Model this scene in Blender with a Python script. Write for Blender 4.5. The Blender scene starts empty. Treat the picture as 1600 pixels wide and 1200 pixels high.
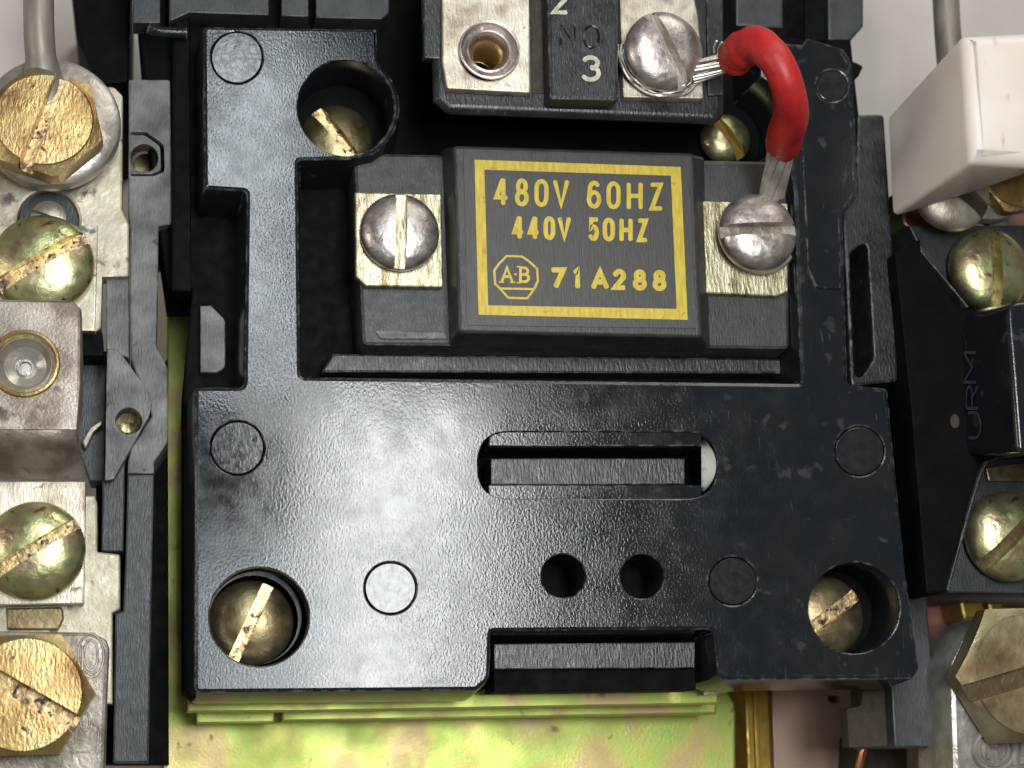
import bpy, bmesh, math, random
from mathutils import Vector, Matrix
from mathutils.geometry import tessellate_polygon
random.seed(7)
SC = bpy.context.scene
COL = SC.collection
PI = math.pi

# ------------------------------------------------------------------ camera
FPX = 2780.0                       # focal length in photograph pixels (1600 wide)
CX, CY = 800.0, 600.0
vx = Vector((13900, -170, -FPX)).normalized()          # world X seen from the camera
vy = Vector((-400, 12850, -FPX)).normalized()
vy = (vy - vx * vy.dot(vx)).normalized()
vz = vx.cross(vy).normalized()
Rcw = Matrix((vx, vy, vz))         # rows: world axes in camera coords -> camera-to-world rotation
dc = Rcw @ Vector((0, 0, -1))
DIST = FPX / 100.0
CAM = -dc * DIST                   # centre of the picture looks at the origin of the cover face
HC = CAM.z
def P(px, py, z=0.0):
    d = Rcw @ Vector(((px - CX) / FPX, -(py - CY) / FPX, -1.0))
    t = (z - CAM.z) / d.z
    return CAM + d * t
def scale_at(z):                   # world units per photo pixel near the picture centre
    return (P(801, 600, z) - P(800, 600, z)).length
cam = bpy.data.cameras.new("camera"); camo = bpy.data.objects.new("camera", cam); COL.objects.link(camo)
cam.sensor_width = 36; cam.lens = FPX / 1600 * 36
cam.clip_start = 0.5; cam.clip_end = 500
camo.matrix_world = Matrix.Translation(CAM) @ Rcw.to_4x4()
cam.dof.use_dof = True
cam.dof.focus_distance = DIST * 0.99
cam.dof.aperture_fstop = 0.26
SC.camera = camo

# ------------------------------------------------------------------ light
SC.view_settings.view_transform = 'Standard'; SC.view_settings.look = 'None'
SC.view_settings.exposure = 0; SC.view_settings.gamma = 1
W = bpy.data.worlds.new("World"); SC.world = W; W.use_nodes = True
W.node_tree.nodes["Background"].inputs[0].default_value = (1.0, 0.96, 0.9, 1)
W.node_tree.nodes["Background"].inputs[1].default_value = 0.13
def area(name, centre, sx, sy, radiance, col, target=None, spread=PI):
    l = bpy.data.lights.new(name, 'AREA'); l.shape = 'RECTANGLE'; l.size = sx; l.size_y = sy
    l.energy = radiance * sx * sy * PI; l.color = col; l.spread = spread
    o = bpy.data.objects.new(name, l); COL.objects.link(o); o.location = centre
    if target is None: target = Vector((centre[0], centre[1], 0))
    o.rotation_euler = (Vector(target) - Vector(centre)).to_track_quat('-Z', 'Y').to_euler()
    return o
LH = 34.0
def mirror_lamp(name, x0, y0, x1, y1, rad, col):      # a ceiling panel; where its reflection lies on the cover
    a, b = P(x0, y0), P(x1, y1)
    k = (HC + LH) / HC
    c = (a + b) / 2
    cc = Vector((CAM.x + (c.x - CAM.x) * k, CAM.y + (c.y - CAM.y) * k, LH))
    return area(name, cc, abs(b.x - a.x) * k, abs(b.y - a.y) * k, rad, col)
mirror_lamp("ceiling_lamp", 485, 600, 768, 1250, 25, (0.97, 1.0, 1.0))
mirror_lamp("window_lamp", 285, 40, 470, 600, 17, (0.88, 0.95, 1.0))
mirror_lamp("lower_lamp", 270, 870, 450, 1180, 10.0, (0.85, 0.93, 1.0))
area("room_lamp", (24, 46, 32), 28, 26, 4.0, (1.0, 0.95, 0.86), (0, 0, 0))
area("side_lamp", (-38, 2, 22), 9, 18, 6.5, (1.0, 0.93, 0.82), (0, 0, 0))

# ------------------------------------------------------------------ materials
def mat(name, cols, rough=0.4, metal=0.0, scale=2.0, detail=5.0, stretch=(1, 1, 1), rough_var=0.1, bump=0.0, bscale=20.0,
        bstretch=(1, 1, 1), spec=0.5, spots=None, coat=0.0, ramp=(0.35, 0.65), sss=0.0, scratch=None, bump_mask=None, aniso=0, wear=None, spot_size=9.0, spot_cut=0.62, distortion=0.0):
    m = bpy.data.materials.new(name); m.use_nodes = True
    nt = m.node_tree; N = nt.nodes; L = nt.links
    b = N["Principled BSDF"]
    tc = N.new("ShaderNodeTexCoord")
    def noise(sc, st, det, dist=0.0, off=0.0, rot=0.0):
        mp = N.new("ShaderNodeMapping"); mp.inputs["Rotation"].default_value = (0, 0, rot); mp.inputs["Scale"].default_value = st; mp.inputs["Location"].default_value = (off, off * .7, 0)
        L.new(tc.outputs["Object"], mp.inputs["Vector"])
        n = N.new("ShaderNodeTexNoise"); n.inputs["Scale"].default_value = sc; n.inputs["Detail"].default_value = det
        n.inputs["Distortion"].default_value = dist
        L.new(mp.outputs[0], n.inputs["Vector"]); return n.outputs["Fac"]
    f = noise(scale, stretch, detail, distortion)
    r = N.new("ShaderNodeValToRGB"); L.new(f, r.inputs[0])
    el = r.color_ramp.elements
    n = len(cols)
    for i, c in enumerate(cols):
        p = ramp[0] + (ramp[1] - ramp[0]) * (i / max(1, n - 1))
        e = el[i] if i < 2 else el.new(p)
        e.position = p; e.color = (*c, 1)
    out = r.outputs[0]
    if spots:
        sf = noise(spot_size, (1, 1, 1), 4, 0.3, 5.3)
        sr = N.new("ShaderNodeValToRGB"); sr.color_ramp.elements[0].position = spot_cut; sr.color_ramp.elements[1].position = spot_cut + 0.07
        L.new(sf, sr.inputs[0])
        mx = N.new("ShaderNodeMixRGB"); L.new(sr.outputs[0], mx.inputs[0]); L.new(out, mx.inputs[1]); mx.inputs[2].default_value = (*spots, 1)
        out = mx.outputs[0]
    if scratch:
        scol, sst, ssc, cut = scratch
        sf = noise(ssc, sst, 3, 0.2, 2.1, 0.0 if sst[0] < 8 else 0.5)
        sr = N.new("ShaderNodeValToRGB"); sr.color_ramp.elements[0].position = cut; sr.color_ramp.elements[1].position = cut + 0.1
        L.new(sf, sr.inputs[0])
        mx = N.new("ShaderNodeMixRGB"); L.new(sr.outputs[0], mx.inputs[0]); L.new(out, mx.inputs[1]); mx.inputs[2].default_value = (*scol, 1)
        out = mx.outputs[0]
    if wear:                                           # rubbed, paler edges
        bv = N.new("ShaderNodeBevel"); bv.samples = 4; bv.inputs["Radius"].default_value = wear[1]
        ge = N.new("ShaderNodeNewGeometry"); dp = N.new("ShaderNodeVectorMath"); dp.operation = 'DOT_PRODUCT'
        L.new(bv.outputs[0], dp.inputs[0]); L.new(ge.outputs["Normal"], dp.inputs[1])
        m1 = N.new("ShaderNodeMapRange"); m1.inputs[1].default_value = 0.995; m1.inputs[2].default_value = 0.90; m1.inputs[3].default_value = 0; m1.inputs[4].default_value = 1
        L.new(dp.outputs["Value"], m1.inputs[0])
        wf = noise(6.0, (1, 1, 1), 6, 0.2, 4.4)
        m2 = N.new("ShaderNodeMapRange"); m2.inputs[1].default_value = 0.48; m2.inputs[2].default_value = 0.66; L.new(wf, m2.inputs[0])
        mm = N.new("ShaderNodeMath"); mm.operation = 'MULTIPLY'; L.new(m1.outputs[0], mm.inputs[0]); L.new(m2.outputs[0], mm.inputs[1])
        mx = N.new("ShaderNodeMixRGB"); L.new(mm.outputs[0], mx.inputs[0]); L.new(out, mx.inputs[1]); mx.inputs[2].default_value = (*wear[0], 1)
        out = mx.outputs[0]
    L.new(out, b.inputs["Base Color"])
    b.inputs["Metallic"].default_value = metal
    b.inputs["Specular IOR Level"].default_value = spec
    b.inputs["Coat Weight"].default_value = coat
    if aniso: b.inputs["Anisotropic"].default_value = aniso
    if sss:
        b.inputs["Subsurface Weight"].default_value = sss; b.inputs["Subsurface Radius"].default_value = (0.5, 0.35, 0.25)
        b.inputs["Subsurface Scale"].default_value = 0.8
    rf = noise(scale * 2.3, stretch, 4, 0, 8.0)
    mr = N.new("ShaderNodeMapRange"); mr.inputs[1].default_value = 0.3; mr.inputs[2].default_value = 0.7
    mr.inputs[3].default_value = max(0.02, rough - rough_var); mr.inputs[4].default_value = rough + rough_var
    L.new(rf, mr.inputs[0]); L.new(mr.outputs[0], b.inputs["Roughness"])
    if bump:
        bf = noise(bscale, bstretch, 3, 0.4, 1.0)
        bn = N.new("ShaderNodeBump"); bn.inputs["Distance"].default_value = 0.02
        if bump_mask:                                  # the moulded skin is rougher in some patches than in others
            mf = noise(bump_mask, (1, 1, 1), 2, 0, 3.0)
            m2 = N.new("ShaderNodeMapRange"); m2.inputs[1].default_value = 0.4; m2.inputs[2].default_value = 0.62
            m2.inputs[3].default_value = bump * 0.35; m2.inputs[4].default_value = bump
            L.new(mf, m2.inputs[0]); L.new(m2.outputs[0], bn.inputs["Strength"])
        else: bn.inputs["Strength"].default_value = bump
        L.new(bf, bn.inputs["Height"]); L.new(bn.outputs[0], b.inputs["Normal"])
    return m
M = {}
M['black'] = mat("black_bakelite", [(0.008, 0.011, 0.014), (0.012, 0.014, 0.016)], 0.145, scale=1.3, rough_var=0.055, wear=((0.22, 0.22, 0.21), 0.05), bump=0.17, bscale=24, bstretch=(1.25, 0.8, 1), bump_mask=0.35,
                 spots=(0.04, 0.043, 0.043), spot_size=2.6, spot_cut=0.635, scratch=((0.07, 0.075, 0.075), (14, 0.9, 1), 2.2, 0.69))
M['mark'] = mat("black_pin_mark", [(0.010, 0.012, 0.014), (0.02, 0.022, 0.024)], 0.16, scale=5, rough_var=0.05, bump=0.1, bscale=13, bstretch=(1.5, 0.7, 1))
M['scuffed_glint'] = mat('scuffed_glint_crescent', [(0.04, 0.04, 0.04), (0.4, 0.4, 0.37), (0.6, 0.6, 0.55)], 0.3, scale=5, detail=6, bump=0.4, bscale=9, ramp=(0.3, 0.5))  # chipped plastic; pale tones paint in the light caught at the slot's end
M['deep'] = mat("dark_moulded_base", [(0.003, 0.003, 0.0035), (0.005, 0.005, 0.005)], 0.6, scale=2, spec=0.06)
M['black2'] = mat("black_satin_phenolic", [(0.009, 0.010, 0.011), (0.024, 0.026, 0.028)], 0.33, wear=((0.2, 0.2, 0.19), 0.05), scale=2.2, rough_var=0.08, bump=0.4, bscale=14, bstretch=(2.0, 0.5, 1),
                  scratch=((0.09, 0.09, 0.09), (6, 1.2, 1), 4.0, 0.66))
M['coil'] = mat("grey_coil_moulding", [(0.024, 0.026, 0.027), (0.042, 0.042, 0.040)], 0.42, wear=((0.2, 0.2, 0.19), 0.05), scale=2.6, rough_var=0.06, bump=0.3, bscale=16, bstretch=(3, 0.5, 1),
                scratch=((0.13, 0.13, 0.12), (5, 1.0, 1), 3.5, 0.68))
M['label'] = mat("brushed_grey_label", [(0.036, 0.034, 0.031), (0.052, 0.048, 0.044)], 0.42, scale=9, stretch=(4, 0.3, 1), rough_var=0.04, bump=0.2, bscale=16, bstretch=(5, 0.3, 1))
M['yellow'] = mat("yellow_ink", [(0.50, 0.36, 0.02), (0.66, 0.50, 0.05)], 0.5, scale=6, stretch=(3, 0.6, 1), bump=0.2,
                  spots=(0.36, 0.26, 0.04), spot_size=5, spot_cut=0.66)
M['cream'] = mat("cream_paint", [(0.36, 0.34, 0.24), (0.6, 0.57, 0.44)], 0.5, scale=12)
M['purple'] = mat("dim_purple_ink", [(0.045, 0.04, 0.075), (0.08, 0.07, 0.12)], 0.5, scale=8)
M['worn'] = mat("worn_grey_phenolic", [(0.05, 0.052, 0.055), (0.12, 0.12, 0.118), (0.21, 0.205, 0.195)], 0.45, wear=((0.32, 0.31, 0.29), 0.05), scale=2.2, detail=7, rough_var=0.08, bump=0.45, bscale=14,
                bstretch=(2.2, 0.6, 1), spots=(0.03, 0.03, 0.033), spot_size=3.0, spot_cut=0.66, ramp=(0.3, 0.7))
M['slate'] = mat("slate_phenolic", [(0.020, 0.024, 0.027), (0.038, 0.043, 0.047)], 0.42, scale=3, rough_var=0.06, bump=0.3, bscale=16, bstretch=(2.5, 0.5, 1))
M['brown'] = mat("brown_fibre_board", [(0.035, 0.025, 0.015), (0.05, 0.036, 0.02)], 0.7, scale=6)
M['gold'] = mat("yellow_zinc_bolt", [(0.24, 0.125, 0.055), (0.44, 0.29, 0.12), (0.57, 0.41, 0.18), (0.43, 0.38, 0.20)], 0.36, metal=0.85, scale=1.7, detail=7, rough_var=0.08, bump=0.5, bscale=11,
                bstretch=(2.2, 0.8, 1), spots=(0.10, 0.05, 0.02), spot_size=7, spot_cut=0.665, ramp=(0.3, 0.7))
M['dullgold'] = mat('dull_zinc_bolt', [(0.24, 0.17, 0.09), (0.38, 0.32, 0.18), (0.44, 0.40, 0.24)], 0.38, metal=0.85, scale=0.9, detail=5, bump=0.3, bscale=8, spots=(0.12, 0.08, 0.04), spot_size=6, spot_cut=0.68)
M['olive'] = mat("olive_zinc_screw", [(0.13, 0.095, 0.05), (0.26, 0.205, 0.11), (0.40, 0.34, 0.18)], 0.36, metal=0.9, scale=1.6, detail=6, rough_var=0.07, bump=0.35, bscale=8,
                 spots=(0.06, 0.035, 0.015), spot_size=8, spot_cut=0.69, ramp=(0.3, 0.7))
M['iris'] = mat("iridescent_zinc_screw", [(0.45, 0.30, 0.22), (0.50, 0.44, 0.24), (0.52, 0.56, 0.28), (0.62, 0.5, 0.28)], 0.33, metal=0.9, scale=2.2, detail=7, rough_var=0.1, bump=0.5, bscale=7,
                spots=(0.16, 0.10, 0.05), spot_size=5, spot_cut=0.64, ramp=(0.32, 0.68))
M['slotgold'] = mat("scraped_brass_slot", [(0.12, 0.09, 0.06), (0.55, 0.38, 0.19), (0.72, 0.54, 0.26)], 0.38, metal=0.8, scale=5, detail=6, bump=0.6, bscale=10, spots=(0.04, 0.03, 0.03), spot_size=9, spot_cut=0.58, ramp=(0.34, 0.6))
M['nickel'] = mat("dull_nickel_screw", [(0.34, 0.29, 0.265), (0.52, 0.465, 0.435), (0.62, 0.57, 0.53)], 0.38, metal=0.9, scale=2.6, detail=8, rough_var=0.12, bump=0.45, bscale=9, spots=(0.22, 0.14, 0.12), spot_size=4, spot_cut=0.69)
M['silverplate'] = mat("silvered_terminal_plate", [(0.32, 0.26, 0.19), (0.55, 0.50, 0.40), (0.68, 0.63, 0.52)], 0.42, metal=0.75, scale=2.4, detail=6, rough_var=0.08, bump=0.3, bscale=13, bstretch=(2, 0.6, 1),
                       spots=(0.2, 0.14, 0.08), spot_size=4.5, spot_cut=0.66)
M['brassplate'] = mat("scratched_brass_plate", [(0.24, 0.19, 0.10), (0.48, 0.43, 0.28), (0.64, 0.59, 0.43)], 0.36, metal=0.85, scale=4, stretch=(3, 0.6, 1), detail=6, bump=0.5, bscale=10, bstretch=(3, 0.5, 1),
                      spots=(0.14, 0.09, 0.05), spot_size=7, spot_cut=0.66)
M['bus'] = mat("tarnished_bus_bar", [(0.19, 0.16, 0.12), (0.40, 0.36, 0.27), (0.50, 0.46, 0.35)], 0.45, metal=0.6, scale=1.8, detail=8, rough_var=0.08, bump=0.3, bscale=12,
               spots=(0.13, 0.105, 0.09), spot_size=3.2, spot_cut=0.585, ramp=(0.28, 0.6))
M['lug'] = mat("dirty_aluminium_lug", [(0.20, 0.165, 0.13), (0.36, 0.32, 0.27), (0.44, 0.40, 0.35)], 0.42, metal=0.6, scale=1.8, detail=8, rough_var=0.08, bump=0.6, bscale=8, spots=(0.10, 0.07, 0.05), spot_size=3, spot_cut=0.68)
M['cast'] = mat("cast_aluminium_lug", [(0.34, 0.31, 0.27), (0.52, 0.49, 0.44)], 0.34, metal=0.6, scale=2.4, detail=7, rough_var=0.08, bump=0.7, bscale=5)
M['pinkcopper'] = mat("stained_copper_clamp", [(0.17, 0.135, 0.11), (0.33, 0.28, 0.235), (0.42, 0.37, 0.32)], 0.4, metal=0.6, scale=1.7, detail=8, rough_var=0.08, bump=0.3, spots=(0.12, 0.09, 0.08), spot_size=2.6, spot_cut=0.62)
M['plate'] = mat("green_gold_zinc_plate", [(0.48, 0.37, 0.17), (0.54, 0.55, 0.14), (0.48, 0.60, 0.14), (0.60, 0.54, 0.17), (0.60, 0.46, 0.21)], 0.42, metal=0.55, scale=0.6, detail=5, rough_var=0.08, bump=0.12, spots=(0.24, 0.22, 0.08), spot_size=3.0, spot_cut=0.66, ramp=(0.36, 0.66), distortion=0.6)
M['pinkplate'] = mat("pink_green_zinc_plate", [(0.1, 0.4, 0.14), (0.34, 0.12, 0.13), (0.30, 0.13, 0.14), (0.3, 0.22, 0.12)], 0.35, metal=0.6, scale=1.0, detail=2, ramp=(0.36, 0.6))
M['ochre'] = mat("ochre_plated_strip", [(0.30, 0.19, 0.02), (0.42, 0.27, 0.05)], 0.4, metal=0.5, scale=3)
M['grey_rod'] = mat("grey_tinned_rod", [(0.20, 0.175, 0.145), (0.34, 0.31, 0.27)], 0.45, metal=0.4, scale=2, stretch=(1, 0.4, 1))
M['tin'] = mat("tinned_copper_strand", [(0.5, 0.45, 0.38), (0.8, 0.76, 0.70)], 0.36, metal=0.7, scale=4, bump=0.3)
M['red'] = mat("red_pvc", [(0.30, 0.010, 0.012), (0.50, 0.018, 0.018)], 0.47, scale=2, detail=6, rough_var=0.1, bump=0.7, bscale=4, spots=(0.12, 0.012, 0.012), spot_size=3, spot_cut=0.67, sss=0.05)
M['nylon'] = mat("milky_nylon", [(0.72, 0.645, 0.575), (0.80, 0.73, 0.66)], 0.42, scale=0.6, detail=4, sss=0.6, bump=0.15, bscale=3, scratch=((0.56, 0.47, 0.38), (6, 1.5, 1), 1.2, 0.66))
M['table'] = mat("pale_table_top", [(0.58, 0.53, 0.50), (0.64, 0.59, 0.555)], 0.6, scale=0.5)
M['tan'] = mat('tan_sheet', [(0.50, 0.35, 0.265), (0.58, 0.42, 0.32)], 0.5, metal=0.2, scale=0.8)
M['copper'] = mat("copper_wire", [(0.55, 0.22, 0.1), (0.75, 0.36, 0.18)], 0.3, metal=0.9)
M['worn_edge'] = M['worn']

# ------------------------------------------------------------------ mesh helpers
def thing(name, label, cat, loc, group=None):
    o = bpy.data.objects.new(name, None); COL.objects.link(o); o.location = loc; o.empty_display_size = 0.3
    o['label'] = label; o['category'] = cat; o['kind'] = 'thing'
    if group: o['group'] = group
    return o
def world_of(o):
    v = Vector((0, 0, 0))
    while o: v += o.location; o = o.parent
    return v
def link(name, bm, m, parent=None, label=None, smooth=True, angle=35):
    bmesh.ops.remove_doubles(bm, verts=bm.verts, dist=1e-5)
    bmesh.ops.recalc_face_normals(bm, faces=bm.faces)
    c = Vector((0, 0, 0))
    if len(bm.verts):
        lo = Vector([min(v.co[i] for v in bm.verts) for i in range(3)]); hi = Vector([max(v.co[i] for v in bm.verts) for i in range(3)])
        c = (lo + hi) / 2; c.z = lo.z
    for v in bm.verts: v.co -= c
    me = bpy.data.meshes.new(name); bm.to_mesh(me); bm.free()
    mm = m if isinstance(m, (list, tuple)) else [m]
    for x in mm: me.materials.append(M[x] if isinstance(x, str) else x)
    if smooth:
        flat = [abs(p.normal.z) < 0.9995 for p in me.polygons]
        me.polygons.foreach_set("use_smooth", [True] * len(flat))
        me.set_sharp_from_angle(angle=math.radians(angle))
        me.polygons.foreach_set("use_smooth", flat)
    o = bpy.data.objects.new(name, me); COL.objects.link(o)
    if parent: o.parent = parent; o.location = c - world_of(parent)
    else: o.location = c
    if label: o['label'] = label
    return o
def rounded(pts, default=0.0, seg=5):
    """pts: (x, y[, r]) in photo pixels -> polygon with rounded corners"""
    out = []; n = len(pts)
    for i, p in enumerate(pts):
        r = p[2] if len(p) > 2 else default
        a, b, c = Vector(pts[i - 1][:2]), Vector(p[:2]), Vector(pts[(i + 1) % n][:2])
        if r <= 0: out.append(tuple(b)); continue
        u, v = (a - b), (c - b); lu, lv = u.length, v.length
        u.normalize(); v.normalize()
        ang = math.acos(max(-1, min(1, u.dot(v)))); 
        if ang > 3.05: out.append(tuple(b)); continue
        t = min(r / math.tan(ang / 2), lu * 0.48, lv * 0.48)
        p0, p1 = b + u * t, b + v * t
        for k in range(seg + 1):
            s = k / seg
            q = p0 * (1 - s) ** 2 + b * 2 * s * (1 - s) + p1 * s ** 2
            out.append((q.x, q.y))
    return out
def circ(cx, cy, r, n=48, ry=None, jitter=0, a0=0, a1=2 * PI):
    ry = ry or r
    full = abs(a1 - a0 - 2 * PI) < 1e-6
    out = []
    for k in range(n if full else n + 1):
        a = a0 + (a1 - a0) * k / n
        j = 1 + jitter * (random.random() - .5)
        out.append((cx + r * j * math.cos(a), cy - ry * j * math.sin(a)))
    return out
def area2(p): return sum(p[i - 1][0] * p[i][1] - p[i][0] * p[i - 1][1] for i in range(len(p)))
def clean(p, eps=1e-4):
    out = []
    for q in p:
        if not out or (Vector(q) - Vector(out[-1])).length > eps: out.append(q)
    if (Vector(out[0]) - Vector(out[-1])).length < eps: out.pop()
    return out
def offset(poly, d):
    """poly (world xy, CCW): positive d moves inwards"""
    n = len(poly); out = []
    for i in range(n):
        a, b, c = Vector(poly[i - 1]), Vector(poly[i]), Vector(poly[(i + 1) % n])
        e1, e2 = (b - a).normalized(), (c - b).normalized()
        n1, n2 = Vector((-e1.y, e1.x)), Vector((-e2.y, e2.x))
        m = n1 + n2
        if m.length < 1e-6: m = n1
        m.normalize(); k = max(0.35, m.dot(n1))
        out.append(tuple(b + m * (d / k)))
    return out
def slab_bm(pts, zt, zb, holes=(), bevel=0.03, draft=0.0, bm=None, bottom=False, hole_bevel=None, hole_depth=None):
    bm = bm or bmesh.new()
    hb = bevel * 0.6 if hole_bevel is None else hole_bevel
    loops = []
    for li, pl in enumerate([pts] + list(holes)):
        w = clean([tuple(P(x, y, zt).xy) for x, y in [q[:2] for q in pl]])
        if area2(w) < 0: w.reverse()
        if li == 0:
            rings = [(offset(w, bevel), zt), (offset(w, bevel * 0.29), zt - bevel * 0.29), (w, zt - bevel), (offset(w, -draft), zb)] if bevel > 0 else [(w, zt), (offset(w, -draft), zb)]
        else:
            hz = zb if hole_depth is None else zt - hole_depth
            rings = [(offset(w, -hb), zt), (offset(w, -hb * 0.29), zt - hb * 0.29), (w, zt - hb), (w, hz)] if hb > 0 else [(w, zt), (w, hz)]
        vr = [[bm.verts.new((x, y, z)) for x, y in r] for r, z in rings]
        for a, b in zip(vr[:-1], vr[1:]):
            for k in range(len(a)):
                k2 = (k + 1) % len(a)
                bm.faces.new((a[k], a[k2], b[k2], b[k]))
        loops.append(vr)
    def cap(idx):
        allv = [v for l in loops for v in l[idx]]
        for t in tessellate_polygon([[v.co.copy() for v in l[idx]] for l in loops]):
            try: bm.faces.new([allv[i] for i in t])
            except ValueError: pass
    cap(0)
    if bottom: cap(-1)
    return bm
def slab(name, pts, zt, zb, m, parent, label=None, r=0, **k):
    p = rounded(pts, r) if (r or any(len(q) > 2 for q in pts)) else pts
    return link(name, slab_bm(p, zt, zb, **k), m, parent, label)
def loft(name, top, zt, bot, zb, m, parent, bevel=0.04, label=None, hole=None):
    """a block whose top and bottom outlines (photo pixels) differ"""
    bm = bmesh.new()
    wt = [tuple(P(x, y, zt).xy) for x, y in top]; wb = [tuple(P(x, y, zb).xy) for x, y in bot]
    if area2(wt) < 0: wt.reverse(); wb.reverse()
    rings = [(offset(wt, bevel * (1 - math.sin(q * PI / 10))), zt - bevel * (1 - math.cos(q * PI / 10))) for q in range(6)] + [(wb, zb)]
    vr = [[bm.verts.new((x, y, z)) for x, y in rr] for rr, z in rings]
    for a, b in zip(vr[:-1], vr[1:]):
        for k in range(len(a)):
            k2 = (k + 1) % len(a); bm.faces.new((a[k], a[k2], b[k2], b[k]))
    hv = []
    if hole:
        hw = [tuple(P(x, y, zt).xy) for x, y in hole]
        hv = [bm.verts.new((x, y, zt)) for x, y in hw]; hl = [bm.verts.new((x, y, zt - 0.9)) for x, y in hw]
        for k in range(len(hv)):
            k2 = (k + 1) % len(hv); bm.faces.new((hv[k], hv[k2], hl[k2], hl[k]))
        if area2(hw) > 0: pass
    al = vr[0] + hv
    for t in tessellate_polygon([[v.co.copy() for v in vr[0]]] + ([[v.co.copy() for v in hv]] if hv else [])): bm.faces.new([al[i] for i in t])
    return link(name, bm, m, parent, label)
def lathe_bm(cx, cy, prof, seg=48, bm=None, radial=None):
    """prof: (r, z) rings in world units about the world point cx, cy"""
    bm = bm or bmesh.new(); rings = []
    for r, z in prof:
        if r <= 1e-6: rings.append([bm.verts.new((cx, cy, z))]); continue
        rr = []
        for k in range(seg):
            a = 2 * PI * k / seg
            q = r * (radial(a, r, z) if radial else 1)
            rr.append(bm.verts.new((cx + q * math.cos(a), cy + q * math.sin(a), z)))
        rings.append(rr)
    for a, b in zip(rings[:-1], rings[1:]):
        if len(a) == 1 and len(b) == 1: continue
        for k in range(seg):
            k2 = (k + 1) % seg
            if len(a) == 1: bm.faces.new((a[0], b[k], b[k2]))
            elif len(b) == 1: bm.faces.new((a[k], a[k2], b[0]))
            else: bm.faces.new((a[k], a[k2], b[k2], b[k]))
    return bm
def cut_slot(bm, c, ang, w, floor_z, ragged=0.0):
    """bm: a closed-top head; cuts a screwdriver slot through it. Faces of the slot floor get material 1"""
    d = Vector((math.cos(ang), math.sin(ang), 0)); nrm = Vector((-d.y, d.x, 0))
    def half(s):
        h = bm.copy()
        bmesh.ops.bisect_plane(h, geom=h.verts[:] + h.edges[:] + h.faces[:], plane_co=c + nrm * (s * w / 2), plane_no=nrm * s, clear_inner=True)
        e = [x for x in h.edges if x.is_boundary and all(abs((v.co - c - nrm * (s * w / 2)).dot(nrm)) < 1e-4 for v in x.verts)]
        ev = {v for x in e for v in x.verts}
        top = sorted(ev, key=lambda v: (v.co - c).dot(d))
        low = [h.verts.new((v.co.x, v.co.y, min(floor_z, v.co.z) - 0.001)) for v in top]
        for i in range(len(top) - 1):
            try: h.faces.new((top[i], top[i + 1], low[i + 1], low[i]))
            except ValueError: pass
        return h
    a, b = half(1), half(-1)
    g = bm.copy()
    for s in (1, -1):
        bmesh.ops.bisect_plane(g, geom=g.verts[:] + g.edges[:] + g.faces[:], plane_co=c + nrm * (s * w / 2), plane_no=nrm * s, clear_outer=True)
    for v in g.verts: v.co.z = min(v.co.z, floor_z)
    for f in g.faces:
        if f.calc_center_median().z > floor_z - 0.02: f.material_index = 1
    out = bmesh.new()
    for x in (a, b, g):
        tmp = bpy.data.meshes.new("tmp"); x.to_mesh(tmp); out.from_mesh(tmp); bpy.data.meshes.remove(tmp); x.free()
    bm.free()
    return out
def screw(name, parent, px, py, rpx, z, height, ang, m, slot_m=None, slot_w=0.2, depth=0.6, kind='dome', label=None, hexrot=0.0, inner=0.86, tilt=(0, 0), flat=2.0):
    """slotted screw. px, py: centre of the head in the photo; z: height of its underside; ang: direction of the slot in degrees"""
    zc = z + height * 0.6
    c = P(px, py, zc); R = rpx * (P(px + 1, py, zc) - P(px, py, zc)).length
    prof = []
    if kind == 'dome':
        prof = [(0, z + height)]
        n = 12
        for i in range(1, n + 1):
            t = i / n; r = math.sin(t * PI / 2)
            prof.append((R * r, z + height * (0.25 + 0.75 * (max(0, 1 - r ** flat)) ** 0.55)))
        prof += [(R, z + 0.03), (R * 0.95, z)]
        bm = lathe_bm(c.x, c.y, prof, 56)
    else:
        prof = [(0, z + height), (R * inner * 0.5, z + height), (R * inner * 0.97, z + height - 0.005), (R * inner, z + height - 0.03)]
        nh = 48
        bm = lathe_bm(c.x, c.y, prof, nh)
        bm.verts.ensure_lookup_table()
        last = bm.verts[-nh:]
        def hexr(a):
            a = (a - math.radians(hexrot)) % (PI / 3) - PI / 6
            return math.cos(PI / 6) / math.cos(a)
        ring = []; low = []
        for k in range(nh):
            a = 2 * PI * k / nh; q = R * hexr(a)
            zz = z + height - 0.03 - max(0, (q - R * inner)) * 0.55
            ring.append(bm.verts.new((c.x + q * math.cos(a), c.y + q * math.sin(a), zz)))
            low.append(bm.verts.new((c.x + q * math.cos(a), c.y + q * math.sin(a), z)))
        for k in range(nh):
            k2 = (k + 1) % nh
            bm.faces.new((last[k], last[k2], ring[k2], ring[k])); bm.faces.new((ring[k], ring[k2], low[k2], low[k]))
    cc = Vector((c.x, c.y, 0))
    bm = cut_slot(bm, cc, math.radians(ang), 2 * R * slot_w, z + height * (1 - depth))
    if tilt != (0, 0):
        bmesh.ops.rotate(bm, verts=bm.verts, cent=Vector((c.x, c.y, z)), matrix=Matrix.Rotation(math.radians(tilt[0]), 3, 'X') @ Matrix.Rotation(math.radians(tilt[1]), 3, 'Y'))
    return link(name, bm, [m, slot_m or m], parent, label, angle=40)
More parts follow.
